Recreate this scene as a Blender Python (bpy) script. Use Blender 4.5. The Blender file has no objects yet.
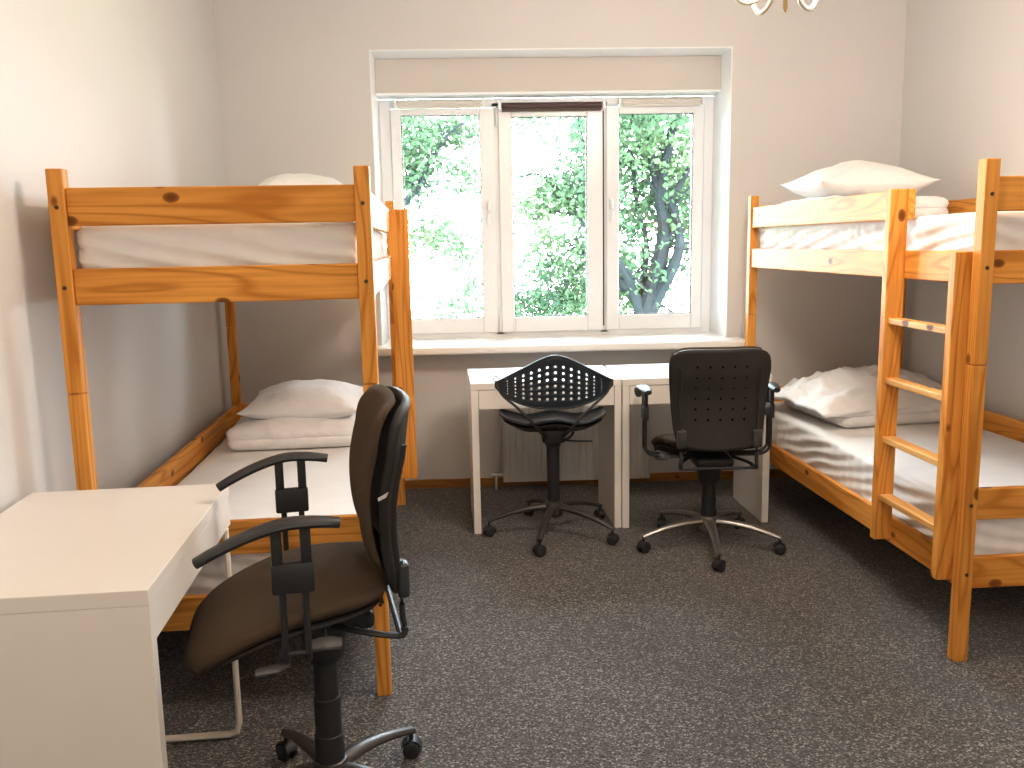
import bpy, bmesh, math, random
from mathutils import Vector, Matrix, noise
random.seed(7)
C = bpy.context.scene.collection
sc = bpy.context.scene
PI = math.pi
def V(*a): return Vector(a)

# ------------------------------------------------------------------ materials
class NT:
    def __init__(s, name):
        s.m = bpy.data.materials.new(name); s.m.use_nodes = True
        s.t = s.m.node_tree; s.n = s.t.nodes; s.l = s.t.links
        s.b = s.n['Principled BSDF']
    def new(s, t, **k):
        n = s.n.new(t)
        for a, v in k.items(): setattr(n, a, v)
        return n
    def link(s, a, b): s.l.new(a, b)
    def coord(s, scale=(1, 1, 1), rot=(0, 0, 0), rnd=False):
        tc = s.new('ShaderNodeTexCoord'); mp = s.new('ShaderNodeMapping')
        mp.inputs['Scale'].default_value = scale; mp.inputs['Rotation'].default_value = rot
        s.link(tc.outputs['Object'], mp.inputs['Vector'])
        if rnd:
            oi = s.new('ShaderNodeObjectInfo'); m = s.new('ShaderNodeMath', operation='MULTIPLY')
            m.inputs[1].default_value = 37.0; s.link(oi.outputs['Random'], m.inputs[0])
            s.link(m.outputs[0], mp.inputs['Location'])
        return mp.outputs['Vector']
    def noise(s, vec, scale, detail=3, rough=.5, dist=0):
        n = s.new('ShaderNodeTexNoise')
        n.inputs['Scale'].default_value = scale; n.inputs['Detail'].default_value = detail
        n.inputs['Roughness'].default_value = rough; n.inputs['Distortion'].default_value = dist
        s.link(vec, n.inputs['Vector']); return n.outputs['Fac']
    def ramp(s, fac, stops, interp='LINEAR'):
        r = s.new('ShaderNodeValToRGB'); r.color_ramp.interpolation = interp
        e = r.color_ramp.elements
        while len(e) < len(stops): e.new(.5)
        for x, (p, c) in zip(e, stops):
            x.position = p; x.color = (*c, 1) if len(c) == 3 else c
        s.link(fac, r.inputs['Fac']); return r.outputs['Color']
    def mix(s, fac, a, b, mode='MIX'):
        m = s.new('ShaderNodeMix', data_type='RGBA', blend_type=mode)
        for sock, v in ((m.inputs[0], fac), (m.inputs[6], a), (m.inputs[7], b)):
            if isinstance(v, bpy.types.NodeSocket): s.link(v, sock)
            elif isinstance(v, (int, float)): sock.default_value = v
            else: sock.default_value = (*v, 1)
        return m.outputs[2]
    def bump(s, h, strength=.3, dist=.01):
        b = s.new('ShaderNodeBump'); b.inputs['Strength'].default_value = strength
        b.inputs['Distance'].default_value = dist
        s.link(h, b.inputs['Height']); s.link(b.outputs['Normal'], s.b.inputs['Normal'])
    def col(s, v):
        if isinstance(v, bpy.types.NodeSocket): s.link(v, s.b.inputs['Base Color'])
        else: s.b.inputs['Base Color'].default_value = (*v, 1)
    def set(s, rough=.5, metal=0, spec=.5, coat=0, coatr=.1, sheen=0):
        i = s.b.inputs
        i['Roughness'].default_value = rough; i['Metallic'].default_value = metal
        i['Specular IOR Level'].default_value = spec
        i['Coat Weight'].default_value = coat; i['Coat Roughness'].default_value = coatr
        i['Sheen Weight'].default_value = sheen
        return s.m

def mat_plain(name, c, rough=.5, metal=0, spec=.5, bump=0, bscale=60, coat=0, coatr=.1, var=.04, sheen=0):
    t = NT(name); v = t.coord()
    n = t.noise(v, 6, 3)
    d = tuple(x*(1-var) for x in c)
    t.col(t.ramp(n, [(.3, d), (.7, c)]))
    if bump: t.bump(t.noise(v, bscale, 3), bump, .004)
    return t.set(rough, metal, spec, coat, coatr, sheen)

def mat_wood(name, axis, light=(.84, .375, .078), dark=(.42, .125, .015)):
    """pine boards, long grain along the given local axis, knots"""
    t = NT(name)
    s = [7.5, 7.5, 7.5]; s[axis] = .8
    v = t.coord(tuple(s), rnd=True)
    f = t.noise(v, 1.0, 1.5, .4, .25)
    m = t.new('ShaderNodeMath', operation='MULTIPLY'); m.inputs[1].default_value = 70
    t.link(f, m.inputs[0])
    sn = t.new('ShaderNodeMath', operation='SINE'); t.link(m.outputs[0], sn.inputs[0])
    ring = t.ramp(sn.outputs[0], [(.0, light), (.5, tuple(a*.88+b*.12 for a, b in zip(light, dark))), (.85, tuple(a*.6+b*.4 for a, b in zip(light, dark))), (1, tuple(a*.35+b*.65 for a, b in zip(light, dark)))])
    s2 = [90, 90, 90]; s2[axis] = 3
    fine = t.noise(t.coord(tuple(s2), rnd=True), 1, 2)
    base = t.mix(t.ramp(fine, [(.35, (0, 0, 0)), (.75, (.45, .45, .45))]), ring, dark)
    s3 = [9.5, 9.5, 9.5]; s3[axis] = 6.0
    vo = t.new('ShaderNodeTexVoronoi'); t.link(t.coord(tuple(s3), rnd=True), vo.inputs['Vector'])
    vo.inputs['Scale'].default_value = 1.0
    k = t.ramp(vo.outputs['Distance'], [(.06, (1, 1, 1)), (.12, (.85, .85, .85)), (.16, (0, 0, 0))])
    c = t.mix(k, base, (.14, .040, .010))
    big = t.noise(t.coord((1.3, 1.3, 1.3), rnd=True), 1, 2)
    c = t.mix(t.ramp(big, [(.35, (0, 0, 0)), (.7, (.3, .3, .3))]), c, tuple(a*.8 for a in dark))
    t.col(c)
    t.bump(fine, .08, .002)
    return t.set(.42, 0, .09, .0, .25)

M = {}
M['wx'] = mat_wood('pine_x', 0); M['wy'] = mat_wood('pine_y', 1); M['wz'] = mat_wood('pine_z', 2)
M['rung'] = mat_wood('pine_rung', 1, (.80, .46, .17), (.55, .24, .06))
M['skirt'] = mat_wood('pine_skirting', 0, (.42, .2, .06), (.25, .10, .025))
def mat_wall(name, c):
    t = NT(name); v = t.coord()
    n = t.noise(v, 1.2, 4, .55)
    t.col(t.ramp(n, [(.3, tuple(x*.95 for x in c)), (.7, c)]))
    t.bump(t.noise(v, 180, 3), .12, .002)
    return t.set(.6, 0, .35)
M['wall'] = mat_wall('wall_paint', (.68, .665, .655))
M['ceil'] = mat_wall('ceiling_paint', (.80, .78, .75))
M['reveal'] = mat_plain('reveal_white_paint', (.90, .92, .95), .45, var=.02)
def mat_carpet():
    t = NT('carpet'); v = t.coord()
    vo = t.new('ShaderNodeTexVoronoi'); vo.inputs['Scale'].default_value = 190; t.link(v, vo.inputs['Vector'])
    sp = t.new('ShaderNodeSeparateColor'); t.link(vo.outputs['Color'], sp.inputs[0])
    a = t.ramp(sp.outputs[0], [(0, (.012, .011, .010)), (.45, (.050, .045, .042)), (.8, (.14, .128, .118)), (1, (.42, .385, .35))])
    n = t.noise(v, 95, 3, .7)
    b = t.ramp(n, [(.3, (.28, .28, .28)), (.7, (1.2, 1.2, 1.2))])
    c = t.mix(1.0, a, b, 'MULTIPLY')
    big = t.noise(v, 2.2, 3)
    c = t.mix(1.0, c, t.ramp(big, [(.3, (.85, .85, .86)), (.7, (1.1, 1.08, 1.05))]), 'MULTIPLY')
    t.col(c); t.bump(n, .8, .008)
    return t.set(.85, 0, .25, sheen=.25)
M['carpet'] = mat_carpet()
M['hole'] = mat_plain('hole_shade_black', (.002, .002, .002), 1.0, spec=0)
M['pvc'] = mat_plain('window_pvc', (.88, .90, .93), .25, spec=.5, var=.02)
M['sill'] = mat_plain('sill_white', (.86, .85, .83), .3, var=.03)
M['gasket'] = mat_plain('black_gasket', (.02, .022, .025), .5)
M['panelbox'] = mat_wall('lintel_panel_paint', (.64, .60, .56))
M['blind_white'] = mat_plain('blind_white', (.66, .62, .58), .5)
M['blind_brown'] = mat_plain('blind_brown', (.060, .030, .028), .55)
M['melamine'] = mat_plain('white_melamine', (.82, .775, .72), .38, spec=.45, var=.02)
M['melamine_edge'] = mat_plain('desk_edge_melamine', (.74, .63, .50), .45, var=.03)
M['metal_cream'] = mat_plain('cream_lacquered_steel', (.80, .72, .62), .35, metal=.0)
M['black'] = mat_plain('black_plastic', (.020, .020, .022), .5, spec=.4, bump=.15, bscale=300, var=.2)
M['shell'] = mat_plain('dark_grey_plastic_shell', (.022, .021, .020), .6, spec=.3, bump=.25, bscale=250, var=.2)
M['pad'] = mat_plain('arm_pad_plastic', (.035, .036, .038), .45, spec=.4, var=.2)
M['star'] = mat_plain('star_base_metal', (.075, .07, .068), .38, metal=.6, var=.1)
M['chrome'] = mat_plain('worn_chrome', (.30, .285, .27), .30, metal=.85, var=.1)
M['grey'] = mat_plain('grey_lever_plastic', (.12, .118, .115), .5, var=.1)
def mat_uphol(name, a, b):
    t = NT(name); v = t.coord()
    n = t.noise(v, 420, 2, .6); n2 = t.noise(v, 9, 3)
    c = t.mix(n, a, b); c = t.mix(t.ramp(n2, [(.3, (0, 0, 0)), (.8, (.35, .35, .35))]), c, b)
    t.col(c); t.bump(n, .5, .002)
    return t.set(.95, 0, .1, sheen=.0)
M['uphol'] = mat_uphol('brown_seat_cloth', (.046, .031, .020), (.094, .065, .044))
M['uphol_dark'] = mat_uphol('dark_seat_cloth', (.010, .014, .016), (.028, .034, .036))
M['teal'] = mat_plain('dark_blue_black_plastic', (.012, .020, .028), .4, spec=.5, var=.2)
def mat_cloth(name, c, wr=.25, sc_=16):
    t = NT(name); v = t.coord()
    n = t.noise(v, sc_, 4, .55, .8)
    f = t.noise(v, 600, 2)
    t.col(t.mix(t.ramp(n, [(.3, (0, 0, 0)), (.8, (1, 1, 1))]), tuple(x*.95 for x in c), c))
    t.bump(n, wr, .012)
    t.b.inputs['Subsurface Weight'].default_value = 0
    return t.set(.85, 0, .2, sheen=.1)
M['sheet'] = mat_cloth('white_sheet', (.84, .82, .80), .22, 9)
M['linen'] = mat_cloth('white_bed_linen', (.87, .86, .85), .45, 22)
M['rad'] = mat_plain('radiator_enamel', (.62, .60, .57), .35, var=.03)
M['brass'] = mat_plain('cream_enamel_lamp', (.78, .70, .58), .25, var=.05)
M['gold'] = mat_plain('lamp_brass', (.60, .42, .20), .25, metal=1.0, var=.1)
M['bolt'] = mat_plain('bolt_dark_steel', (.07, .045, .03), .4, metal=.6)
M['label'] = mat_plain('label_silver', (.62, .62, .62), .4)
def mat_glass():
    t = NT('window_glass'); t.n.remove(t.b)
    tr = t.new('ShaderNodeBsdfTransparent'); tr.inputs[0].default_value = (.96, .985, .98, 1)
    gl = t.new('ShaderNodeBsdfGlossy'); gl.inputs['Roughness'].default_value = .02
    fr = t.new('ShaderNodeFresnel'); fr.inputs['IOR'].default_value = 1.45
    mx = t.new('ShaderNodeMixShader')
    t.link(fr.outputs[0], mx.inputs[0]); t.link(tr.outputs[0], mx.inputs[1]); t.link(gl.outputs[0], mx.inputs[2])
    t.link(mx.outputs[0], t.n['Material Output'].inputs['Surface'])
    return t.m
M['glass'] = mat_glass()
def mat_bulb():
    t = NT('lit_bulb')
    t.col((1, .9, .75)); t.b.inputs['Emission Color'].default_value = (1, .72, .42, 1)
    t.b.inputs['Emission Strength'].default_value = 14
    return t.m
M['bulb'] = mat_bulb()
def mat_leaf():
    t = NT('leaves')
    v = t.coord()
    n = t.noise(v, 1.1, 3, .6)
    ge = t.new('ShaderNodeNewGeometry')
    c = t.ramp(n, [(.32, (.019, .045, .031)), (.5, (.037, .074, .038)), (.68, (.072, .112, .052))])
    c = t.mix(t.ramp(ge.outputs['Random Per Island'], [(0, (0, 0, 0)), (1, (.6, .6, .6))]), c, (.070, .105, .055))
    t.n.remove(t.b)
    d = t.new('ShaderNodeBsdfDiffuse'); tl = t.new('ShaderNodeBsdfTranslucent'); mx = t.new('ShaderNodeMixShader')
    mx.inputs[0].default_value = .5
    t.link(c, d.inputs[0]); t.link(c, tl.inputs[0])
    t.link(d.outputs[0], mx.inputs[1]); t.link(tl.outputs[0], mx.inputs[2])
    t.link(mx.outputs[0], t.n['Material Output'].inputs['Surface'])
    return t.m
M['leaf'] = mat_leaf()
M['bark'] = mat_plain('bark', (.013, .016, .017), 1.0, spec=0, bump=.6, bscale=20, var=.4)
M['lawn'] = mat_plain('lawn', (.16, .28, .09), .9, var=.4)

# ------------------------------------------------------------------ mesh helpers
def obj(name, bm, mat=None, parent=None, smooth=False, loc=None, rz=None):
    me = bpy.data.meshes.new(name)
    bmesh.ops.recalc_face_normals(bm, faces=bm.faces)
    bm.to_mesh(me); bm.free()
    if smooth:
        for p in me.polygons: p.use_smooth = True
        if smooth != 'all':
            me.set_sharp_from_angle(angle=math.radians(40))
    mats = mat if isinstance(mat, (list, tuple)) else [mat]
    for m in mats: me.materials.append(m)
    o = bpy.data.objects.new(name, me); C.objects.link(o)
    if parent: o.parent = parent
    if loc is not None: o.location = loc
    if rz is not None: o.rotation_euler = (0, 0, rz)
    return o
def tag(o, label=None, cat=None, group=None, kind=None):
    if label: o['label'] = label
    if cat: o['category'] = cat
    if group: o['group'] = group
    if kind: o['kind'] = kind
    return o
def thing(name, label, cat, loc=(0, 0, 0), rz=0, group=None):
    o = bpy.data.objects.new(name, None); C.objects.link(o)
    o.empty_display_size = .1
    o.location = loc; o.rotation_euler = (0, 0, rz)
    return tag(o, label, cat, group)
def box(bm, x0, x1, y0, y1, z0, z1, bev=0, seg=2, mat=0):
    r = bmesh.ops.create_cube(bm, size=1)
    vs = r['verts']
    for v in vs:
        v.co = V(x0 if v.co.x < 0 else x1, y0 if v.co.y < 0 else y1, z0 if v.co.z < 0 else z1)
    fs = {f for v in vs for f in v.link_faces}
    for f in fs: f.material_index = mat
    if bev:
        es = {e for v in vs for e in v.link_edges}
        bmesh.ops.bevel(bm, geom=list(es), offset=bev, segments=seg, affect='EDGES', profile=.5)
    return bm
def bx(*a, **k): return box(bmesh.new(), *a, **k)
def catmull(pts, n=8):
    P = [Vector(p) for p in pts]; out = []
    P = [P[0]*2-P[1]] + P + [P[-1]*2-P[-2]]
    for i in range(1, len(P)-2):
        for k in range(n):
            t = k/n; a, b, c, d = P[i-1:i+3]
            out.append(.5*((2*b)+(c-a)*t+(2*a-5*b+4*c-d)*t*t+(3*b-a-3*c+d)*t**3))
    out.append(P[-2]); return out
def tube(bm, pts, r, seg=10, ry=None, up=(0, 0, 1), cap=True):
    """sweep an elliptical section (r sideways, ry along 'up') along pts; r may be a list"""
    P = [Vector(p) for p in pts]; n = len(P); rings = []
    upv = Vector(up); last = None
    for i, p in enumerate(P):
        t = (P[min(i+1, n-1)]-P[max(i-1, 0)]).normalized()
        s = t.cross(upv)
        if s.length < 1e-3: s = t.cross(V(0, 1, 0)) if abs(t.y) < .9 else t.cross(V(1, 0, 0))
        s.normalize()
        if ry is None:                       # round section: carry the frame along so it never twists
            if last is not None:
                q_ = last-t*last.dot(t)
                if q_.length > 1e-4: s = q_.normalized()
            last = s
        u = s.cross(t).normalized()
        a = r[i] if isinstance(r, (list, tuple)) else r
        b = a if ry is None else (ry[i] if isinstance(ry, (list, tuple)) else ry)
        rings.append([bm.verts.new(p+s*math.cos(2*PI*k/seg)*a+u*math.sin(2*PI*k/seg)*b) for k in range(seg)])
    for i in range(n-1):
        for k in range(seg):
            bm.faces.new((rings[i][k], rings[i][(k+1) % seg], rings[i+1][(k+1) % seg], rings[i+1][k]))
    if cap: bm.faces.new(rings[0]); bm.faces.new(rings[-1])
    return bm
def lathe(bm, prof, seg=24, c=(0, 0, 0), M4=None):
    rings = []
    for r, z in prof:
        ring = []
        for k in range(seg):
            a = 2*PI*k/seg; p = V(r*math.cos(a), r*math.sin(a), z)
            if M4: p = M4 @ p
            ring.append(bm.verts.new(p+Vector(c)))
        rings.append(ring)
    for i in range(len(rings)-1):
        for k in range(seg):
            bm.faces.new((rings[i][k], rings[i][(k+1) % seg], rings[i+1][(k+1) % seg], rings[i+1][k]))
    bm.faces.new(rings[0]); bm.faces.new(rings[-1]); return bm
def shell(bm, fn, nu, nv, th):
    """closed sheet: fn(u,v)->(P, N) with thickness th along -N"""
    top = []; bot = []
    for j in range(nv+1):
        a = []; b = []
        for i in range(nu+1):
            u = i/nu; v = j/nv; p = fn(u, v)
            e = 1e-3
            du = fn(min(u+e, 1), v)-fn(max(u-e, 0), v); dv = fn(u, min(v+e, 1))-fn(u, max(v-e, 0))
            N = du.cross(dv)
            N = N.normalized() if N.length > 1e-12 else V(0, 0, 1)
            t = th(u, v) if callable(th) else th
            a.append(bm.verts.new(p)); b.append(bm.verts.new(p-N*t))
        top.append(a); bot.append(b)
    for j in range(nv):
        for i in range(nu):
            bm.faces.new((top[j][i], top[j][i+1], top[j+1][i+1], top[j+1][i]))
            bm.faces.new((bot[j][i], bot[j+1][i], bot[j+1][i+1], bot[j][i+1]))
    for i in range(nu):
        bm.faces.new((top[0][i], bot[0][i], bot[0][i+1], top[0][i+1]))
        bm.faces.new((top[nv][i], top[nv][i+1], bot[nv][i+1], bot[nv][i]))
    for j in range(nv):
        bm.faces.new((top[j][0], top[j+1][0], bot[j+1][0], bot[j][0]))
        bm.faces.new((top[j][nu], bot[j][nu], bot[j+1][nu], top[j+1][nu]))
    return bm
def rbox(sx, sy, sz, r, n, disp=None, c=(0, 0, 0)):
    """rounded box with a fine grid; disp(p, normal)->offset vector"""
    bm = bmesh.new(); key = {}
    h = V(sx/2, sy/2, sz/2); nn = [max(2, int(n*s/max(sx, sy, sz))) for s in (sx, sy, sz)]
    nn = [max(k, 6) for k in nn]
    r = min(r, h.x, h.y, h.z)
    def axis_pts(i):
        m = nn[i]; H = h[i]; out = [-H, -H+.12*r, -H+.3*r, -H+.6*r, -H+r]
        inner = 2*(H-r)
        for k in range(1, m): out.append(-H+r+inner*k/m) if inner > 1e-6 else None
        out += [H-r, H-.6*r, H-.3*r, H-.12*r, H]
        o2 = []
        for x in out:
            if not o2 or x-o2[-1] > 1e-6: o2.append(x)
        return o2
    A = [axis_pts(i) for i in range(3)]
    def vert(p):
        k = (round(p.x, 5), round(p.y, 5), round(p.z, 5))
        if k in key: return key[k]
        q = V(*[max(-(h[i]-r), min(h[i]-r, p[i])) for i in range(3)])
        d = p-q
        # spread the cube surface over the rounding sphere
        N = d.normalized() if d.length > 1e-9 else V(0, 0, 1)
        s = q+N*r
        if disp: s = s+disp(s, N)
        v = bm.verts.new(s+Vector(c)); key[k] = v; return v
    for ax in range(3):
        b, cc = [(1, 2), (2, 0), (0, 1)][ax]
        for sg in (-1, 1):
            for i in range(len(A[b])-1):
                for j in range(len(A[cc])-1):
                    q = []
                    for (ii, jj) in ((i, j), (i+1, j), (i+1, j+1), (i, j+1)):
                        p = V(0, 0, 0); p[ax] = sg*h[ax]; p[b] = A[b][ii]; p[cc] = A[cc][jj]; q.append(vert(p))
                    if len(set(q)) == 4: bm.faces.new(q)
    return bm
def nz(x, y, z): return noise.noise(V(x, y, z))

# ------------------------------------------------------------------ camera (solved from the photograph)
cd = bpy.data.cameras.new('camera'); cam = bpy.data.objects.new('camera', cd); C.objects.link(cam)
cd.sensor_fit = 'HORIZONTAL'; cd.sensor_width = 36; cd.lens = 876.2/1024*36; cd.clip_start = .05
rt = V(0.99881, -0.04511, -0.01835); up = V(0.02525, 0.1575, 0.9872); fw = V(0.04164, 0.98649, -0.15845)
m = Matrix((rt, up, -fw)).transposed().to_4x4(); m.translation = V(0, 0, 1.4072)
cam.matrix_world = m; sc.camera = cam

# ------------------------------------------------------------------ room
ZC = 2.85; YB = 5.0; Y0 = -1.3; YO = 5.45
xl = lambda y: -1.345+(5.0-y)*.031       # left wall face
xr = lambda y: 2.432+(5.0-y)*.034        # right wall face
def prism(pts, z0, z1):
    bm = bmesh.new()
    a = [bm.verts.new((x, y, z0)) for x, y in pts]; b = [bm.verts.new((x, y, z1)) for x, y in pts]
    n = len(pts); bm.faces.new(a[::-1]); bm.faces.new(b)
    for i in range(n): bm.faces.new((a[i], a[(i+1) % n], b[(i+1) % n], b[i]))
    return bm
def struct(name, bm, m, parent=None, **k):
    o = obj(name, bm, m, parent, **k)
    if not parent: o['kind'] = 'structure'
    return o
struct('floor', prism([(xl(Y0)-.2, Y0-.2), (xr(Y0)+.2, Y0-.2), (xr(YB)+.2, YB+.01), (xl(YB)-.2, YB+.01)], -.1, 0), M['carpet'])
struct('ceiling', prism([(xl(Y0)-.2, Y0-.2), (xr(Y0)+.2, Y0-.2), (xr(YB)+.2, YO), (xl(YB)-.2, YO)], ZC, ZC+.1), M['ceil'])
struct('wall_left', prism([(xl(Y0), Y0), (xl(YB), YB), (xl(YB)-.15, YB), (xl(Y0)-.15, Y0)], 0, ZC), M['wall'])
struct('wall_right', prism([(xr(Y0), Y0), (xr(Y0)+.15, Y0), (xr(YB)+.15, YB), (xr(YB), YB)], 0, ZC), M['wall'])
struct('wall_front', prism([(xl(Y0)-.15, Y0), (xl(Y0)-.15, Y0-.15), (xr(Y0)+.15, Y0-.15), (xr(Y0)+.15, Y0)], 0, ZC), M['wall'])
WX0, WX1, WZ0, WZ1 = -.53, 1.462, .79, 2.455
bm = bmesh.new()
xa, xb = xl(YB)-.15, xr(YB)+.15
box(bm, xa, WX0, YB, YO, 0, ZC); box(bm, WX1, xb, YB, YO, 0, ZC)
box(bm, WX0, WX1, YB, YO, 0, WZ0+.013); box(bm, WX0, WX1, YB, YO, WZ1, ZC)
struct('wall_back', bm, M['wall'])
# white painted reveals
struct('trim_1', bx(WX0, WX0+.006, YB-.002, YO, WZ0+.048, WZ1), M['reveal'])
struct('trim_2', bx(WX1-.006, WX1, YB-.002, YO, WZ0+.048, WZ1), M['reveal'])
struct('trim_3', bx(WX0+.006, WX1-.006, YB-.002, 5.20, WZ1-.006, WZ1), M['reveal'])
# lintel panel above the window
bm = bx(WX0+.006, WX1-.006, 5.20, YO-.02, 2.262, WZ1-.006, .004)
lp = struct('trim_4', bm, M['panelbox'])
struct('ledge', bx(WX0+.006, WX1-.006, 5.19, 5.33, 2.248, 2.262, .003), M['reveal'], lp)
# skirting boards
struct('baseboard_back', bx(xl(YB), xr(YB), YB-.016, YB, 0, .052, .004), M['skirt'])
bm = prism([(xl(Y0), Y0), (xl(YB-.016), YB-.016), (xl(YB-.016)+.015, YB-.016), (xl(Y0)+.015, Y0)], 0, .052); struct('baseboard_left', bm, M['skirt'])
bm = prism([(xr(Y0), Y0), (xr(Y0)-.015, Y0), (xr(YB-.016)-.015, YB-.016), (xr(YB-.016), YB-.016)], 0, .052); struct('baseboard_right', bm, M['skirt'])
# window
win = bpy.data.objects.new('window_1', None); C.objects.link(win); win['kind'] = 'structure'
def frame_bm(x0, x1, z0, z1, l, r, b, t, y0, y1, bev=.006):
    bm = bmesh.new()
    box(bm, x0, x0+l, y0, y1, z0, z1, bev); box(bm, x1-r, x1, y0, y1, z0, z1, bev)
    box(bm, x0+l-.001, x1-r+.001, y0, y1, z0, z0+b, bev); box(bm, x0+l-.001, x1-r+.001, y0, y1, z1-t, z1, bev)
    return bm
bm = frame_bm(WX0+.006, WX1-.006, .838, 2.248, .065, .06, .04, .05, 5.335, 5.41)
box(bm, .135, .185, 5.335, 5.41, .86, 2.22); box(bm, .775, .82, 5.335, 5.41, .86, 2.22)
obj('window_frame', bm, M['pvc'], win)
sash = [(-.458, .150, -.397, .060, .965, 2.155, 5.318), (.170, .788, .250, .692, .966, 2.138, 5.310), (.808, 1.392, .886, 1.330, .966, 2.150, 5.318)]
for i, (x0, x1, g0, g1, gz0, gz1, yf) in enumerate(sash):
    z0, z1 = .872, 2.192
    s = obj('sash', frame_bm(x0, x1, z0, z1, g0-x0, x1-g1, gz0-z0, z1-gz1, yf, 5.375, .007), M['pvc'], win)
    obj('gasket', frame_bm(g0-.002, g1+.002, gz0-.002, gz1+.002, .006, .006, .006, .006, yf+.012, yf+.03, 0), M['gasket'], s)
    obj('pane', bx(g0-.004, g1+.004, yf+.028, yf+.032, gz0-.004, gz1+.004), M['glass'], s)
    if i != 1 or True:
        hx = (.106, .735, .838)[i]
        if i == 1: continue
        h = bmesh.new()
        box(h, hx-.012, hx+.012, yf-.012, yf+.004, 1.60, 1.665, .004)
        tube(h, catmull([(hx, yf-.01, 1.645), (hx, yf-.035, 1.645), (hx, yf-.042, 1.62), (hx, yf-.042, 1.52)], 5), .009, 8, ry=.007)
        obj('handle', h, M['pvc'], s, smooth=True)
# hinges of the middle sash and a black strip standing in for the shaded gap between sashes
g = bmesh.new(); tube(g, [(.163, 5.312, .885), (.163, 5.312, .985)], .006, 8); tube(g, [(.163, 5.312, 2.09), (.163, 5.312, 2.19)], .006, 8)
obj('hinge', g, M['pvc'], win, smooth=True)
obj('gap_shade', bx(.7885, .7975, 5.325, 5.337, .90, 2.17), M['gasket'], win)
# sill
sill = struct('trim_5', bx(-.60, 1.537, 4.83, 5.336, .803, .847, .012, 3), M['sill']); 
# roller blinds, rolled up, one over every sash
def blind(x0, x1, zc, y, r, cloth, label):
    t = thing('roller_blind', label, 'roller blind', ((x0+x1)/2, y, zc))
    w = (x1-x0)/2
    bm = bmesh.new(); tube(bm, [(-w+.012, 0, 0), (w-.012, 0, 0)], r, 20); obj('roll', bm, cloth, t, smooth=True)
    bm = bx(-w+.014, w-.014, -.006, .006, -r-.012, -r+.004, .003); obj('bottom_bar', bm, cloth, t)
    for sx in (-1, 1):
        bm = bx(sx*w-.008, sx*w+.008, -r-.002, .012, -r-.004, r+.004, .003); obj('bracket', bm, M['pvc'], t)
    return t
blind(-.425, .085, 2.218, 5.288, .018, M['blind_white'], 'rolled-up cream roller blind above the left window sash')
blind(.180, .790, 2.196, 5.280, .019, M['blind_brown'], 'rolled-up dark brown roller blind above the middle window sash')
blind(.885, 1.375, 2.216, 5.288, .018, M['blind_white'], 'rolled-up cream roller blind above the right window sash')

# ------------------------------------------------------------------ bunk bed (local: aisle side at x=0, ladder end at y=0, wall at x=W)
L, W, H, T = 2.112, .892, 1.636, .045
def bunk(name, label, loc, rz, sx):
    t = thing(name, label, 'bunk bed', loc, rz)
    for ix, x in enumerate((0, W-T)):
        for iy, y in enumerate((0, L-T)):
            bm = bmesh.new()
            box(bm, x, x+T, y, y+T, 0, .9985, .003)
            box(bm, x, x+T, y, y+T, 1.0005, H, .003)
            p = obj('post', bm, M['wz'], t)
            yo = y if iy == 0 else y+T
            sg = -1 if iy == 0 else 1
            for z in (.305, .54, 1.305, 1.53):
                Mx = Matrix.Rotation(PI/2, 4, 'X')
                bolts = bmesh.new(); lathe(bolts, [(.0001, -.0012), (.006, -.0012), (.0065, .0012), (.0001, .0012)], 12, (x+T*.5, yo+sg*.0008, z), Mx)
                obj('bolt', bolts, M['bolt'], p)
    def board(name, *a, m): return obj(name, bx(*a, bev=.004), m, t)
    for y0 in (.010, L-.035):
        for z0, z1 in ((.252, .36), (.487, .592), (1.254, 1.358), (1.478, 1.584)):
            board('end_board', T, W-T, y0, y0+.025, z0, z1, m=M['wx'])
    for z0, z1 in ((.252, .352), (1.254, 1.356)):
        board('side_rail', .008, .033, T, L-T, z0, z1, m=M['wy'])
        board('side_rail', W-.033, W-.008, T, L-T, z0, z1, m=M['wy'])
    board('back_rail', W-.033, W-.008, T, L-T, .487, .59, m=M['wy'])
    board('guard_rail', W-.033, W-.008, T, L-T, 1.468, 1.578, m=M['wy'])
    board('guard_rail', .008, .033, .455, L-T, 1.466, 1.574, m=M['wy'])
    for z in (.262, 1.264):
        b = bmesh.new()
        for k in range(14):
            y = .09+k*(L-.25)/13; box(b, .034, W-.034, y, y+.07, z, z+.018, .002)
        obj('slat_base', b, M['wx'], t)
    for y0, z1, xs in ((.051, 1.355, -.050), (.462, 1.574, sx)):
        b = bx(xs, 0.0, y0, y0+.036, .27, z1, .003)
        box(b, -.002, .0078, y0, y0+.036, .27, z1, 0)
        obj('ladder_stile', b, M['wz'], t)
    for z in (.448, .671, .892, 1.113):
        b = bx(-.046, .004, .085, .464, z-.022, z, .003); obj('rung', b, M['rung'], t)
    return t
RB = V(1.572, 2.6709, 0); RA = .0336
LA = .0531; LNR = V(-.29, 2.600, 0)
LB = LNR+V(-math.sin(LA)*L, math.cos(LA)*L, 0)
bunk('bunk_bed', 'orange pine bunk bed on the right with the ladder at its near end', RB, RA, -.058)
bunk('bunk_bed', 'orange pine bunk bed on the left behind the white desk, ladder at the window end', LB, LA+PI, -.078)
def inbed(which, X, Y, Z):        # Y measured from the near end, X from the aisle
    if which == 'R': return RB+Matrix.Rotation(RA, 3, 'Z') @ V(X, Y, Z)
    return LNR+Matrix.Rotation(LA, 3, 'Z') @ V(-X, Y, Z)
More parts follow.
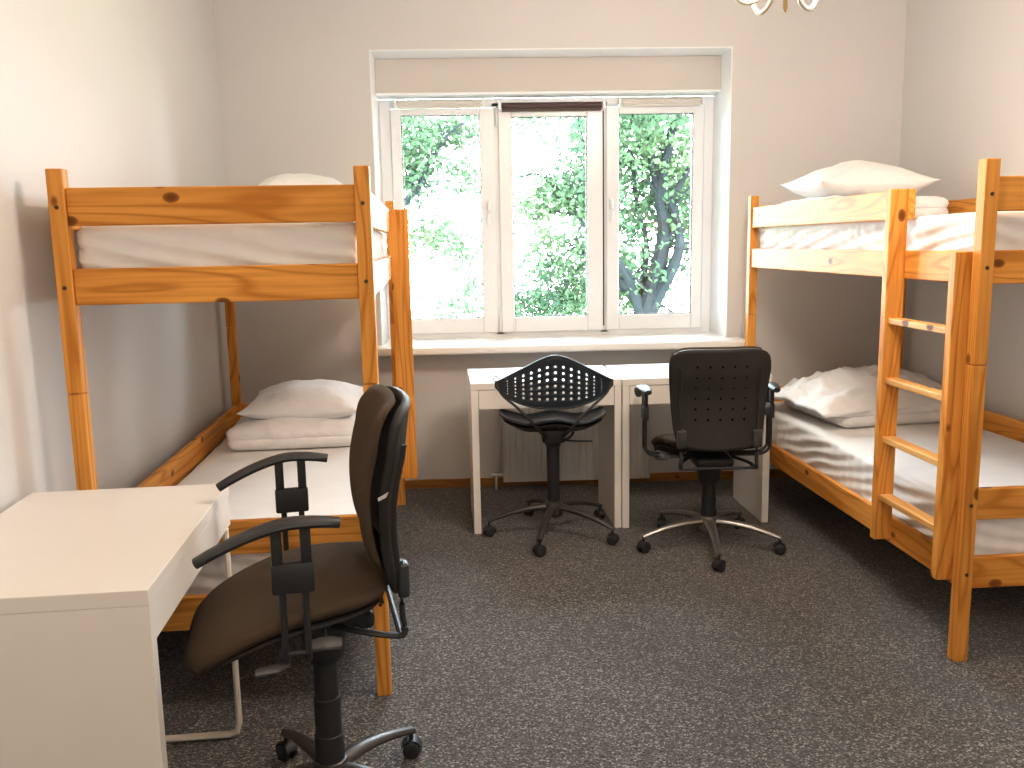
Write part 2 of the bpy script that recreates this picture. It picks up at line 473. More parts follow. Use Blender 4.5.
def mattress(which, z0, z1, label, seed):
    sx, sy, sz = W-.076, L-.080, z1-z0
    def disp(p, N):
        q = p*1.0
        top = max(0, N.z); side = 1-abs(N.z)
        a = .0025*nz(q.x*3+seed, q.y*3, q.z*3)*top*2
        # folds of the fitted sheet, fanning along the sides
        s1 = (q.x if abs(N.y) > abs(N.x) else q.y)
        f = math.sin((q.z*1.0+s1*.22+.02*nz(s1*4+seed, q.z*9, seed))*112+nz(s1*2, seed, 1)*4)
        g = math.sin(s1*85+seed+nz(s1*5, q.z*6, seed)*3)
        env = .5+.5*nz(s1*2.3+seed*3, 1, seed)
        b = side*(.0100*f*env+.0035*g*(1-env)*(1 if which == 'R' else .4))-.007*side
        ed = max(0, (.04-(sz/2-p.z))/.04)
        return N*(a+b)-V(0, 0, 1)*0
    o = obj('mattress', rbox(sx, sy, sz, .034, 190, disp), M['sheet'], smooth='all')
    o.location = inbed(which, W/2, L/2, (z0+z1)/2); o.rotation_euler = (0, 0, RA if which == 'R' else LA)
    return tag(o, label, 'mattress', None)
mattress('R', 1.284, 1.478, 'white-sheeted mattress in the top bunk of the right bed', 1)
mattress('R', .282, .512, 'white-sheeted mattress in the bottom bunk of the right bed', 2)
mattress('L', 1.284, 1.482, 'white-sheeted mattress in the top bunk of the left bed', 3)
mattress('L', .282, .508, 'white-sheeted mattress in the bottom bunk of the left bed', 4)
def pillow(w, d, h, seed, sag=.0):
    bm = bmesh.new(); n = 40; top = {}; bot = {}
    for i in range(n+1):
        for j in range(n+1):
            # denser towards the seam
            u = math.sin((i/n-.5)*PI); v = math.sin((j/n-.5)*PI)
            x = w/2*u*(1-.075*(1-v*v)); y = d/2*v*(1-.10*(1-u*u))
            hh = max(0, (1-abs(u)**2.7)*(1-abs(v)**2.7))**.62
            wr = .010*nz(x*9+seed, y*9, seed)+.006*nz(x*22, y*15+seed, seed)
            corner = abs(u*v)**3
            z = h/2*hh*(1+.22*nz(x*4+seed, y*4, 2.2))
            e = min(1, hh*1.6)
            lift = .012*corner*h/.15 + sag*(-u)*h
            top[i, j] = bm.verts.new((x, y, z+wr*e+lift))
            bot[i, j] = top[i, j] if i in (0, n) or j in (0, n) else bm.verts.new((x, y, -z*.85+wr*.3*e+lift))
    for i in range(n):
        for j in range(n):
            bm.faces.new((top[i, j], top[i+1, j], top[i+1, j+1], top[i, j+1]))
            q = [bot[i, j], bot[i, j+1], bot[i+1, j+1], bot[i+1, j]]
            if len(set(q)) >= 3 and set(q) != {top[i, j], top[i+1, j], top[i+1, j+1], top[i, j+1]}:
                bm.faces.new(q)
    return bm
def duvet(w, d, h, seed, layers=2, crumple=1.0):
    """folded duvet: soft block whose sides show the layers of the folding"""
    def disp(p, N):
        side = 1-abs(N.z)
        ph = (p.z/h+.5)*layers
        lob = abs(math.sin(ph*PI))**.6
        a = side*(.013*(lob-.6))
        s = p.x if abs(N.y) > abs(N.x) else p.y
        b = side*.008*math.sin(s*60+6*nz(s*4+seed, p.z*10, 0))*(.5+.5*nz(s*3, seed, 3))
        t = max(0, N.z)
        puff = t*.018*(1-(2*p.x/w)**2)*(1-(2*p.y/d)**2)
        c = crumple*(.016*nz(p.x*6+seed, p.y*6, p.z*6)+.010*nz(p.x*15, p.y*13+seed, p.z*15)+.009*(.5-abs(nz(p.x*9+seed, p.y*8, 4))*2))
        c *= (t+.4*side)
        if N.z < -.5: c = 0; puff = 0
        return N*(a+b+c*.8)+V(0, 0, puff)
    return rbox(w, d, h, h*.46, 60, disp)
def onbed(name, bm, which, X, Y, Z, rz, label, cat, tilt=(0, 0)):
    o = obj(name, bm, M['linen'], smooth='all')
    o.location = inbed(which, X, Y, Z)
    base = RA if which == 'R' else LA
    o.rotation_euler = (tilt[0], tilt[1], base+rz)
    return tag(o, label, cat)
onbed('folded_duvet', duvet(.60, .54, .115, 3, 2, .9), 'L', .465, 1.56, .565, .02, 'folded white duvet under the pillow in the bottom bunk on the left', 'duvet')
onbed('pillow', pillow(.55, .50, .185, 5), 'L', .440, 1.62, .668, -.03, 'white pillow in the bottom bunk on the left, topmost on a folded duvet', 'pillow', (.05, .0))
onbed('folded_duvet', duvet(.64, .50, .12, 8, 2, .7), 'L', .44, 1.70, 1.535, .02, 'folded white duvet under the pillow in the top bunk on the left', 'duvet')
onbed('pillow', pillow(.46, .40, .18, 9), 'L', .415, 1.72, 1.655, .0, 'white pillow peeking over the top board of the left bunk bed', 'pillow')
onbed('folded_duvet', duvet(.66, .54, .115, 12, 2, .8), 'R', .40, 1.66, 1.535, .0, 'folded white duvet under the pillow in the top bunk on the right', 'duvet')
onbed('pillow', pillow(.59, .50, .225, 14), 'R', .415, 1.72, 1.660, .02, 'plump white pillow in the top bunk on the right, topmost on a folded duvet', 'pillow', (.03, 0))
onbed('folded_duvet', duvet(.70, .60, .12, 18, 2, 1.2), 'R', .50, 1.60, .572, .10, 'folded white duvet beneath the rumpled one in the bottom bunk on the right', 'duvet')
# rumpled duvet thrown over it
def rumple():
    def fn(u, v):
        x = (u-.5)*.80; y = (v-.5)*.66
        r = math.hypot((x-.06)/.42, (y-.02)/.36)
        z = .136*math.exp(-(r*1.05)**2.8)
        z += .024*nz(x*6, y*6, 1)+.018*nz(x*13+3, y*12, 2)+.034*(.35-abs(nz(x*8+9, y*8, 7)))*1.6+.016*(.3-abs(nz(x*17, y*15, 3)))
        edge = min(u, 1-u, v, 1-v)
        z *= min(1, edge*9+.25)
        wob = .03*nz(u*3, v*3, 9)
        return V(x+wob, y+.03*nz(v*4, u*4, 5), z+.006)
    return shell(bmesh.new(), fn, 70, 60, .018)
onbed('rumpled_duvet', rumple(), 'R', .44, 1.62, .590, .12, 'rumpled white duvet heaped at the window end of the bottom bunk on the right', 'duvet')

# ------------------------------------------------------------------ desks (local: x along the length, front edge at y=0)
def desk(label, loc, rz, L, D, uleg=False, group=None, pd=None):
    t = thing('desk', label, 'desk', loc, rz, group)
    th = .033; Zt = .75; pd = pd or D-.05
    obj('tabletop', bx(0, L, 0, D, Zt-th, Zt, .002), M['melamine'], t)
    obj('side_panel', bx(0, .034, .001, pd, 0, Zt-th-.0005, .0015), M['melamine'], t)
    if not uleg:
        obj('side_panel', bx(L-.034, L, .001, pd, 0, Zt-th-.0005, .0015), M['melamine'], t)
        obj('drawer', bx(.036, L-.036, .003, .30, .622, Zt-th-.003, .0015), M['melamine'], t)
        obj('back_rail', bx(.034, L-.034, D-.045, D-.03, .60, Zt-th-.0005, .001), M['melamine'], t)
    else:
        obj('drawer', bx(.036, L-.003, .003, D-.08, .63, Zt-th-.003, .0015), M['melamine'], t)
        b = bmesh.new(); r = .022
        pts = [(L-.048, .008, .63), (L-.048, .008, .045), (L-.048, .016, .018), (L-.048, .038, .010), (L-.048, D-.08, .010), (L-.048, D-.055, .018), (L-.048, D-.05, .045), (L-.048, D-.05, .63)]
        tube(b, pts, .0225, 4, ry=.010, up=(1, 0, 0)) if False else tube(b, pts, .009, 8, ry=.013, up=(1, 0, 0))
        obj('metal_leg', b, M['metal_cream'], t, smooth=True)
    return t
desk('white desk in the left foreground with a U-shaped metal leg at its far end', (-.652, 1.663, 0), math.radians(94), .785, .53, True, pd=.50)
desk('white desk under the window behind the chair with the perforated backrest', (-.0226, 4.135, 0), math.radians(2.2), .73, .50, pd=.45)
desk('white desk under the window behind the tall black office chair', (-.0226+.7335, 4.155, 0), math.radians(1.3), .738, .50, pd=.45)

# ------------------------------------------------------------------ radiator
rd = thing('radiator', 'flat white panel radiator on the wall below the window, behind the desks', 'radiator', (.57, 4.915, .052))
bm = bmesh.new(); n = 23; w = .84; pts = []
def rfn(u, v):
    x = (u-.5)*w; k = abs(math.sin(u*PI*n))**.5
    e = min(1, v*14, (1-v)*14)
    return V(x, -.035+.005*(1-k)*e, v*.62)
shell(bm, rfn, 184, 18, .012); obj('front_panel', bm, M['rad'], rd)
obj('back_panel', bx(-w/2, w/2, .015, .028, 0, .62, .003), M['rad'], rd)
b = bmesh.new(); box(b, -w/2, w/2, -.022, .016, .615, .625, .002); obj('top_grille', b, M['rad'], rd)
for sx in (-1, 1): obj('side_cover', bx(sx*(w/2)-.003, sx*(w/2)+.003, -.036, .028, .0, .62, .001), M['rad'], rd)
b = bmesh.new(); tube(b, [(-w/2, 0, .035), (-w/2-.07, 0, .035)], .011, 10); tube(b, [(-w/2-.045, 0, .035), (-w/2-.045, 0, -.052)], .008, 8); obj('valve', b, M['rad'], rd, smooth=True)
for sx in (-.3, .3): obj('wall_bracket', bx(sx-.015, sx+.015, .028, .083, .1, .5, .002), M['rad'], rd)

# ------------------------------------------------------------------ office chairs (local +y is forward)
def caster(parent, x, y, ang, m):
    b = bmesh.new(); r = .0245
    R = Matrix.Rotation(ang, 4, 'Z')
    for s in (-1, 1):
        Mx = R @ Matrix.Translation((s*.013, 0, r)) @ Matrix.Rotation(PI/2, 4, 'Y')
        lathe(b, [(.004, -.008), (.020, -.008), (.0245, -.005), (.0245, .005), (.020, .008), (.004, .008)], 18, (x, y, 0), Mx)
    Mx = R @ Matrix.Translation((0, 0, r)) @ Matrix.Rotation(PI/2, 4, 'Y')
    lathe(b, [(.007, -.012), (.007, .012)], 10, (x, y, 0), Mx)
    def f(u, v):
        a = .10*PI+u*.95*PI; rr = .0275
        return R @ V((v-.5)*.034, rr*math.cos(a), r+rr*math.sin(a))+V(x, y, 0)
    shell(b, f, 12, 4, -.002)
    tube(b, [(x, y, r*1.9), (x, y, .082)], .006, 10)
    return obj('caster', b, m, parent, smooth=True)
def star(t, angs, R, m, zhub=.130, drop=.052, wi=.024):
    b = bmesh.new()
    lathe(b, [(.028, zhub-.055), (.042, zhub-.045), (.046, zhub-.01), (.040, zhub+.018), (.030, zhub+.024)], 24)
    for a in angs:
        c, s = math.cos(a), math.sin(a); pts = []; rs = []; ry = []
        for k in range(13):
            q = k/12; rr = .03+q*(R-.03)
            pts.append((c*rr, s*rr, zhub-.006+.010*math.sin(q*PI*.9)-drop*q**1.35)); rs.append(wi*(1-.42*q)); ry.append(.017*(1-.42*q))
        tube(b, pts, rs, 12, ry=ry)
    o = obj('star_base', b, m, t, smooth=True)
    for i, a in enumerate(angs):
        caster(o, math.cos(a)*(R-.005), math.sin(a)*(R-.005), a+.7+i*1.1, M['black'])
    return o
def rr_outline(u, v, w, h, e=4.5):
    """map square to rounded rectangle (superellipse)"""
    a = 2*u-1; c = 2*v-1
    k = (abs(a)**e+abs(c)**e)**(1/e); m_ = max(abs(a), abs(c))
    s = m_/k if k > 1e-9 else 1
    return a*s*w/2, c*s*h/2
def office_chair(label, loc, rz, S, world_angs, R, mstar, mcloth, grid_dots, seatw=.47):
    t = thing('office_chair', label, 'office chair', loc, rz)
    # seat cushion
    def top(x, y):
        fr = max(0, (y+.04)/.335)
        z = S+.030-.110*fr**2.0-.010*(2*x/seatw)**4
        bk = max(0, (-.04-y)/.14); z += .012*bk**2
        return z
    def fn(u, v):
        x, y = rr_outline(u, v, seatw, .47, 5.0)
        # narrower at the rear
        x *= 1-.20*max(0, -y/.235)**1.5
        z = top(x, y+.074)
        e = min(u, 1-u, v, 1-v)
        z -= .010*max(0, 1-e/.06)**2
        return V(x, y+.074, z)
    obj('seat', shell(bmesh.new(), fn, 36, 36, lambda u, v: .030+.018*min(1, min(u, 1-u, v, 1-v)*8)), mcloth, t, smooth='all')
    def fn2(u, v):
        x, y = rr_outline(u, v, seatw-.03, .44, 3.6); x *= 1-.14*max(0, -y/.22)**1.5
        e = min(u, 1-u, v, 1-v)
        return V(x, y+.074, top(x, y+.074)-.044)
    obj('seat_shell', shell(bmesh.new(), fn2, 24, 24, lambda u, v: .006+.014*min(1, min(u, 1-u, v, 1-v)*6)), M['shell'], t, smooth='all')
    # back: shell and cushion, z from S+.01 to S+.46
    zb0, zb1 = S-.000, S+.445
    def bsurf(x, q):
        """q 0 bottom .. 1 top, returns front y of the shell"""
        lum = .030*math.sin(min(1, q/.75)*PI)
        return -.172+lum*.55-.036*max(0, q-.5)**1.5*2+.044*(abs(x)/.21)**2.4
    def outline(u, v):
        x, z = rr_outline(u, v, .43, .44, 7.0)
        q = (z+.225)/.45
        x *= .86+.14*min(1, q/.8)                 # tapers down
        z -= .012*(1-(x/.2)**2)*(1-q)              # bowed lower edge
        return x, z, q
    def fb(u, v):
        x, z, q = outline(u, v); return V(x, bsurf(x, q)-.012, (zb0+zb1)/2+z)
    bk = obj('backrest_shell', shell(bmesh.new(), fb, 30, 30, -.018), M['shell'], t, smooth='all')
    def fc(u, v):
        x, z, q = outline(u, v); e = min(u, 1-u, v, 1-v)
        return V(x*.955, bsurf(x, q)+.030*min(1, (e*9)**.6 if e > 0 else 0)+.004, (zb0+zb1)/2+.030+z*.84)
    obj('back_cushion', shell(bmesh.new(), fc, 30, 30, .012), mcloth, t, smooth='all')
    # raised ribs, and solid black discs painting the shade inside the rear vent holes
    ys = lambda x, z: bsurf(x, (z-zb0)/.445)-.0305
    for sx in (-1, 1):
        b = bmesh.new(); tube(b, [(sx*.172, ys(sx*.172, zb0+.05+k*.028)-.002, zb0+.05+k*.028) for k in range(12)], .010, 8, ry=.008, up=(1, 0, 0))
        obj('back_rib', b, M['shell'], bk, smooth=True)
    if grid_dots:
        b = bmesh.new()
        for i in range(5):
            for j in range(6):
                x = -.106+i*.053; z = zb0+.13+j*.047
                lathe(b, [(.0005, -.001), (.0055, -.001), (.0055, .002), (.0005, .002)], 8, (x, ys(x, z)+.0012, z), Matrix.Rotation(PI/2, 4, 'X'))
        obj('vent_hole_shade', b, M['hole'], bk)['kind'] = 'stuff'
    # small badge on the shell's edge
    # back bracket: flat bars running under the seat and up behind the shell
    b = bmesh.new()
    for sx in (-1, 1):
        xx = sx*.165; yb = ys(xx, zb0+.07)-.008
        tube(b, catmull([(sx*.10, -.02, S-.075), (sx*.15, -.10, S-.082), (xx, -.17, S-.090), (xx, yb-.004, S-.070), (xx, yb+.0, S-.03), (xx, yb, zb0+.09)], 6), .009, 8, ry=.007)
    tube(b, [(-.165, -.17, S-.090), (.165, -.17, S-.090)], .007, 8)
    obj('back_bracket', b, M['black'], t, smooth=True)
    for sx in (-1, 1):
        xx = sx*.165; yb = ys(xx, zb0+.07)
        obj('bracket_cap', bx(xx-.020, xx+.020, yb-.026, yb-.001, zb0+.005, zb0+.085, .007, 3), M['pad'], t, smooth=True)
    # arms
    za = S+.240
    for sx in (-1, 1):
        xa = sx*.288
        b = bmesh.new(); pts = []; rs = []; ry = []
        for k in range(21):
            q = k/20; y = -.040+q*.285
            z = za-.010*(1-q*3)**2 if q < .33 else za-.068*((q-.33)/.67)**1.6
            pts.append((xa+sx*.008*math.sin(q*PI), y, z)); rs.append(.029*(1-.45*abs(2*q-1)**3)); ry.append(.0115)
        tube(b, pts, rs, 14, ry=ry)
        arm = obj('armrest', b, M['pad'], t, smooth=True)
        b = bmesh.new()
        for y in (.030, .088): box(b, xa-.009, xa+.009, y-.011, y+.011, za-.112, za-.004, .003)
        box(b, xa-.012, xa+.012, .016, .102, za-.150, za-.085, .005)
        obj('arm_sleeve', b, M['black'], arm, smooth=True)
        b = bmesh.new()
        for y in (.036, .082):
            tube(b, catmull([(xa, y, za-.13), (xa, y, S-.015), (xa-sx*.006, y, S-.055), (xa-sx*.05, y, S-.078), (sx*.10, y, S-.078)], 6), .0075, 8)
        tube(b, [(xa-sx*.002, .036, S-.045), (xa-sx*.002, .082, S-.045)], .006, 8)
        obj('arm_bracket', b, M['black'], arm, smooth=True)
    # mechanism, levers, column
    b = bmesh.new(); box(b, -.085, .085, -.12, .12, S-.105, S-.062, .015, 3)
    lathe(b, [(.036, S-.205), (.050, S-.185), (.058, S-.105)], 20); obj('tilt_mechanism', b, M['black'], t, smooth=True)
    b = bmesh.new(); tube(b, catmull([(-.08, .0, S-.085), (-.14, .0, S-.078), (-.19, .0, S-.070)], 5), .006, 8)
    tube(b, [(-.205, -.034, S-.072), (-.208, -.0, S-.066), (-.205, .034, S-.072)], [.014, .026, .014], 12, ry=.013); obj('lever', b, M['grey'], t, smooth=True)
    b = bmesh.new(); tube(b, catmull([(-.08, .08, S-.095), (-.17, .10, S-.105), (-.215, .105, S-.108)], 5), .006, 8)
    tube(b, [(-.20, .085, S-.106), (-.215, .105, S-.108), (-.215, .15, S-.112)], [.012, .018, .012], 12, ry=.008); obj('lever', b, M['grey'], t, smooth=True)
    b = bmesh.new()
    hh = S-.20-.12
    lathe(b, [(.036, .12), (.036, .12+hh*.33), (.033, .12+hh*.34), (.033, .12+hh*.66), (.030, .12+hh*.67), (.030, S-.19)], 24)
    obj('column', b, M['black'], t, smooth=True)
    star(t, [a-rz for a in world_angs], R, mstar)
    return t
d2r = math.radians
A = office_chair('brown upholstered office chair with curved armrests in the left foreground', (-.385, 2.03, 0), d2r(101.5), .615,
                 [d2r(52+72*k) for k in range(5)], .30, M['star'], M['uphol'], False)
office_chair('tall black office chair with armrests seen from behind, facing the right window desk', (1.062, 3.867, 0), d2r(-2), .505,
             [d2r(263.3+72*k) for k in range(5)], .325, M['chrome'], M['uphol'], True)
# silver label on the near side of the foreground chair's back
ob = [c for c in A.children if c.name.startswith('backrest_shell')][0]
b = bmesh.new(); vs = [b.verts.new(p) for p in ((-.011, 0, .008), (.013, 0, -.004), (.012, 0, -.011), (-.005, 0, -.004))]
f = b.faces.new(vs); r_ = bmesh.ops.extrude_face_region(b, geom=[f]); bmesh.ops.translate(b, vec=(0, .0012, 0), verts=[e for e in r_['geom'] if isinstance(e, bmesh.types.BMVert)])
lb = obj('label_sticker', b, M['label'], ob); lb.location = (-.2150, -.140, .872); lb.rotation_euler = (0, 0, PI/2)

def perforated_chair(label, loc, rz, world_angs):
    t = thing('swivel_chair', label, 'swivel chair', loc, rz)
    zc = .766; w = .535
    nu, nv = 15, 8
    def surf(a, q):            # a -1..1 across, q 0 bottom..1 top
        aa = abs(a)
        s = a*w/2
        # top edge: broad rounded peak with straight flanks; bottom edge: shallow bowl
        ztop = .128*max(0, 1-(aa**1.75))**1.0 - .0*aa
        ztop = .132*(1-math.sqrt(aa*aa+.035)+math.sqrt(.035)*.0)/(1-math.sqrt(.035)) if aa < 1 else 0
        ztop = max(ztop, 0)
        zbot = -.088*max(0, 1-aa**2.4)**.85
        z = zbot-.010+(ztop+.012-(zbot-.010))*q
        y = -.245+.105*aa**2.0-.035*(q-.35)*(1-aa)
        return V(s, y, zc+z)
    def fn_cell():
        b = bmesh.new(); cache = {}
        def P(u, v):
            k = (round(u, 5), round(v, 5))
            if k not in cache: cache[k] = b.verts.new(surf(2*k[0]-1, k[1]))
            return cache[k]
        for i in range(nu):
            for j in range(nv):
                u0, u1, v0, v1 = i/nu, (i+1)/nu, j/nv, (j+1)/nv; um, vm = (u0+u1)/2, (v0+v1)/2
                ring = [P(u0, v0), P(um, v0), P(u1, v0), P(u1, vm), P(u1, v1), P(um, v1), P(u0, v1), P(u0, vm)]
                aa = abs(2*um-1)
                if 1 <= i < nu-1 and 1 <= j < nv-1 and aa < .88:
                    # keep the hole round in space
                    a = surf(2*u0-1, vm); c_ = surf(2*u1-1, vm); dv = (surf(2*um-1, v1)-surf(2*um-1, v0)).length; du = (c_-a).length
                    rad = min(.0068, dv*.33, du*.30)
                    inner = []
                    for k in range(8):
                        an = -3*PI/4+k*PI/4
                        inner.append(b.verts.new(surf(2*(um+math.cos(an)*rad/du*(u1-u0))-1, vm+math.sin(an)*min(rad, dv*.46)/dv*(v1-v0))))
                    for k in range(8):
                        b.faces.new((ring[k], ring[(k+1) % 8], inner[(k+1) % 8], inner[k]))
                else: b.faces.new(ring)
        return b
    o = obj('backrest', fn_cell(), M['teal'], t, smooth=True)
    md = o.modifiers.new('thick', 'SOLIDIFY'); md.thickness = .008; md.offset = 0
    # rim bead round the backrest
    b = bmesh.new(); loop = [surf(-1+2*k/40, 1) for k in range(41)]+[surf(1-2*k/40, 0) for k in range(41)]
    tube(b, loop+[loop[0]], .0065, 8, cap=False); obj('rim', b, M['teal'], o, smooth=True)
    # steel wire supports from the corners down to the seat
    b = bmesh.new()
    for sx in (-1, 1):
        c0 = surf(sx, .4)
        tube(b, catmull([c0+V(-sx*.002, -.004, .012), c0+V(-sx*.03, -.02, -.045), V(sx*.16, -.19, .655), V(sx*.07, -.145, .545), V(sx*.04, -.08, .495)], 8), .0065, 8)
        tube(b, catmull([c0+V(-sx*.004, .012, .01), c0+V(-sx*.045, .0, -.055), V(sx*.14, -.17, .635), V(sx*.06, -.13, .54), V(sx*.03, -.06, .495)], 8), .0045, 8)
    obj('wire_support', b, M['star'], t, smooth=True)
    b = bmesh.new(); c0 = surf(-1, .5)
    tube(b, catmull([c0+V(.012, .0, 0), c0+V(-.008, .01, .018), c0+V(-.006, .015, .034), c0+V(.006, .015, .034), c0+V(.014, .01, .02), c0+V(.02, .0, .0)], 5), .0028, 6)
    obj('wire_hook', b, M['chrome'], t, smooth=True)
    # saddle seat
    S = .59
    def fs(u, v):
        x, y = rr_outline(u, v, .505, .40, 2.6)
        a = abs(x)/.2425
        z = S+.018*a**4-.012*math.exp(-((abs(x)-.13)/.06)**2)+.006*math.exp(-(x/.05)**2)-.045*max(0, (y-.05)/.15)**2
        z += .010*max(0, (-y-.06)/.14)**1.5*(1-a*.7)
        return V(x, y+.03, z)
    obj('seat', shell(bmesh.new(), fs, 40, 32, lambda u, v: .012+.016*min(1, min(u, 1-u, v, 1-v)*5)), M['teal'], t, smooth='all')
    def fs2(u, v):
        p = fs(.5+(u-.5)*.94, .5+(v-.5)*.94); a = abs(p.x)/.2425
        return V(p.x, p.y, p.z-.026-.0*a)
    obj('seat_pan', shell(bmesh.new(), fs2, 30, 24, lambda u, v: .006+.050*max(0, min(1, min(u, 1-u, v, 1-v)*2.6))), M['shell'], t, smooth='all')
    b = bmesh.new(); box(b, -.055, .055, -.08, .07, .470, .535, .012, 3); lathe(b, [(.034, .44), (.050, .475)], 20); obj('mechanism', b, M['black'], t, smooth=True)
    b = bmesh.new(); tube(b, catmull([(.02, -.03, .478), (.10, -.05, .474), (.185, -.06, .474)], 6), .005, 8); tube(b, catmull([(.06, -.04, .476), (.085, -.05, .50), (.095, -.05, .52)], 6), .007, 8)
    obj('lever', b, M['black'], t, smooth=True)
    b = bmesh.new(); lathe(b, [(.027, .115), (.027, .17), (.029, .18), (.032, .445)], 24); obj('column', b, M['black'], t, smooth=True)
    star(t, [a-rz for a in world_angs], .322, M['star'], zhub=.145, drop=.068, wi=.022)
    return t
perforated_chair('black swivel chair with a perforated rhombus backrest and saddle seat at the left window desk', (.366, 4.11, 0), d2r(-2), [d2r(253+72*k) for k in range(5)])

# ------------------------------------------------------------------ chandelier (only its lowest curves reach into the picture)
CX, CY, CZ = .91, 2.60, 2.066
ch = thing('chandelier', 'cream ceiling chandelier whose lowest curves hang into the top edge', 'ceiling lamp', (CX, CY, ZC))
z0 = CZ-ZC
b = bmesh.new(); lathe(b, [(.0015, z0-.024), (.007, z0-.010), (.006, z0+.02), (.02, z0+.04), (.035, z0+.065), (.03, z0+.09), (.012, z0+.11), (.010, z0+.30), (.025, z0+.32), (.010, z0+.35), (.008, -.06)], 20); obj('stem', b, M['gold'], ch, smooth=True)
b = bmesh.new(); lathe(b, [(.010, -.075), (.05, -.05), (.058, -.012), (.058, -.0005)], 24); obj('ceiling_cup', b, M['brass'], ch, smooth=True)
for k in range(5):
    a = d2r(180+72*k); c, s = math.cos(a), math.sin(a)
    f = lambda r, z: (c*r, s*r, z0+z)
    b = bmesh.new(); tube(b, catmull([f(.02, .085), f(.05, .045), f(.085, .010), f(.125, .006), f(.160, .045), f(.185, .10), f(.20, .13)], 8), .0065, 10)
    arm = obj('arm', b, M['brass'], ch, smooth=True)
    b = bmesh.new(); lathe(b, [(.004, .125), (.030, .132), (.034, .140), (.012, .145), (.012, .19), (.004, .19)], 16, f(.20, 0)); obj('candle_cup', b, M['brass'], arm, smooth=True)
    b = bmesh.new(); lathe(b, [(.008, .19), (.016, .205), (.019, .222), (.014, .245), (.004, .268)], 14, f(.20, 0)); obj('bulb', b, M['bulb'], arm, smooth=True)
    ld = bpy.data.lights.new('bulb_light', 'POINT'); ld.energy = LAMP = 11.8; ld.color = (1, .84, .71); ld.shadow_soft_size = .03
    lo = bpy.data.objects.new('bulb_light', ld); C.objects.link(lo); lo.location = (CX+c*.20, CY+s*.20, CZ+.30)

# added round ceiling lamp behind the camera, made-up fill for the near side
bl = bpy.data.objects.new('added_fill_light', None); C.objects.link(bl); bl.location = (.45, -.35, ZC); bl['kind'] = 'structure'
b = bmesh.new(); lathe(b, [(.05, -.001), (.17, -.001), (.175, -.03), (.16, -.035), (.05, -.035)], 32); obj('base', b, M['brass'], bl, smooth=True)
b = bmesh.new(); lathe(b, [(.155, -.036), (.158, -.06), (.13, -.10), (.07, -.125), (.001, -.13)], 32); obj('diffuser', b, M['bulb'], bl, smooth=True)
ld = bpy.data.lights.new('added_fill_lamp', 'POINT'); ld.energy = 27; ld.color = (1, .84, .70); ld.shadow_soft_size = .14
lo = bpy.data.objects.new('added_fill_lamp', ld); C.objects.link(lo); lo.location = (.45, -.35, ZC-.30)

# ------------------------------------------------------------------ outside
gr = struct('ground', bx(-25, 28, 5.6, 45, -3.3, -3.2), M['lawn'])
def tree(name, label, trunks, nleaf, region, seed, leafs=.05, loc=(0, 0, 0)):
    rnd = random.Random(seed)
    t = thing(name, label, 'tree', loc)
    b = bmesh.new(); nodes = []
    for pts, r0, r1 in trunks:
        pp = catmull(pts, 5); n = len(pp)
        tube(b, pp, [r0+(r1-r0)*i/(n-1) for i in range(n)], 8)
        nodes += [(p, r0+(r1-r0)*i/(n-1)) for i, p in enumerate(pp)]
    # twigs
    tips = []
    for k in range(region['twigs']):
        p, r = rnd.choice(nodes)
        d = V(rnd.gauss(0, 1), rnd.gauss(0, .7), rnd.gauss(.25, .7)).normalized(); ln = rnd.uniform(.25, .8)
        q = [p, p+d*ln*.5+V(0, 0, rnd.uniform(-.05, .05)), p+d*ln+V(rnd.uniform(-.1, .1), 0, rnd.uniform(-.1, .1))]
        tube(b, catmull(q, 3), [min(r*.5, .014)*(1-.12*i) for i in range(7)], 5)
        tips += [q[1], q[2], q[2]]
    obj('trunk', b, M['bark'], t, smooth=True)
    vs = []; fs = []
    def leaf(p):
        a = rnd.uniform(0, 2*PI); s = leafs*rnd.uniform(.6, 1.35)
        ax = V(rnd.gauss(0, 1), rnd.gauss(0, 1), rnd.gauss(-.2, .8)).normalized()
        n = V(rnd.gauss(0, 1), rnd.gauss(0, 1), rnd.gauss(0, 1)).cross(ax)
        if n.length < 1e-3: return
        n.normalize(); sd = ax.cross(n)
        i = len(vs); 
        vs.extend([p, p+ax*s*.45+sd*s*.38+n*s*.1, p+ax*s*1.1+n*s*.02, p+ax*s*.45-sd*s*.38+n*s*.1, p+ax*s*.5-n*s*.04])
        fs.extend([(i, i+1, i+4), (i+1, i+2, i+4), (i+2, i+3, i+4), (i+3, i, i+4)])
    clusters = region['clusters']
    tot = sum(c[6] for c in clusters)
    for (cx, cy, cz, rx, ry_, rz_, wgt) in clusters:
        m_ = int(nleaf*wgt/tot); sub = []
        for _ in range(max(3, int(m_/14))):
            while True:
                q = V(rnd.uniform(-1, 1), rnd.uniform(-1, 1), rnd.uniform(-1, 1))
                if q.length < 1: break
            sub.append(V(cx+q.x*rx, cy+q.y*ry_, cz+q.z*rz_))
        for _ in range(m_):
            c_ = rnd.choice(sub)
            leaf(c_+V(rnd.gauss(0, .085), rnd.gauss(0, .085), rnd.gauss(0, .07)))
    for p in tips:
        for _ in range(5): leaf(p+V(rnd.gauss(0, .06), rnd.gauss(0, .06), rnd.gauss(0, .06)))
    me = bpy.data.meshes.new('foliage'); me.from_pydata([tuple(v) for v in vs], [], fs); me.materials.append(M['leaf'])
    for p in me.polygons: p.use_smooth = True
    o = bpy.data.objects.new('foliage', me); C.objects.link(o); o.parent = t; o['kind'] = 'stuff'
    return t
G = -3.2
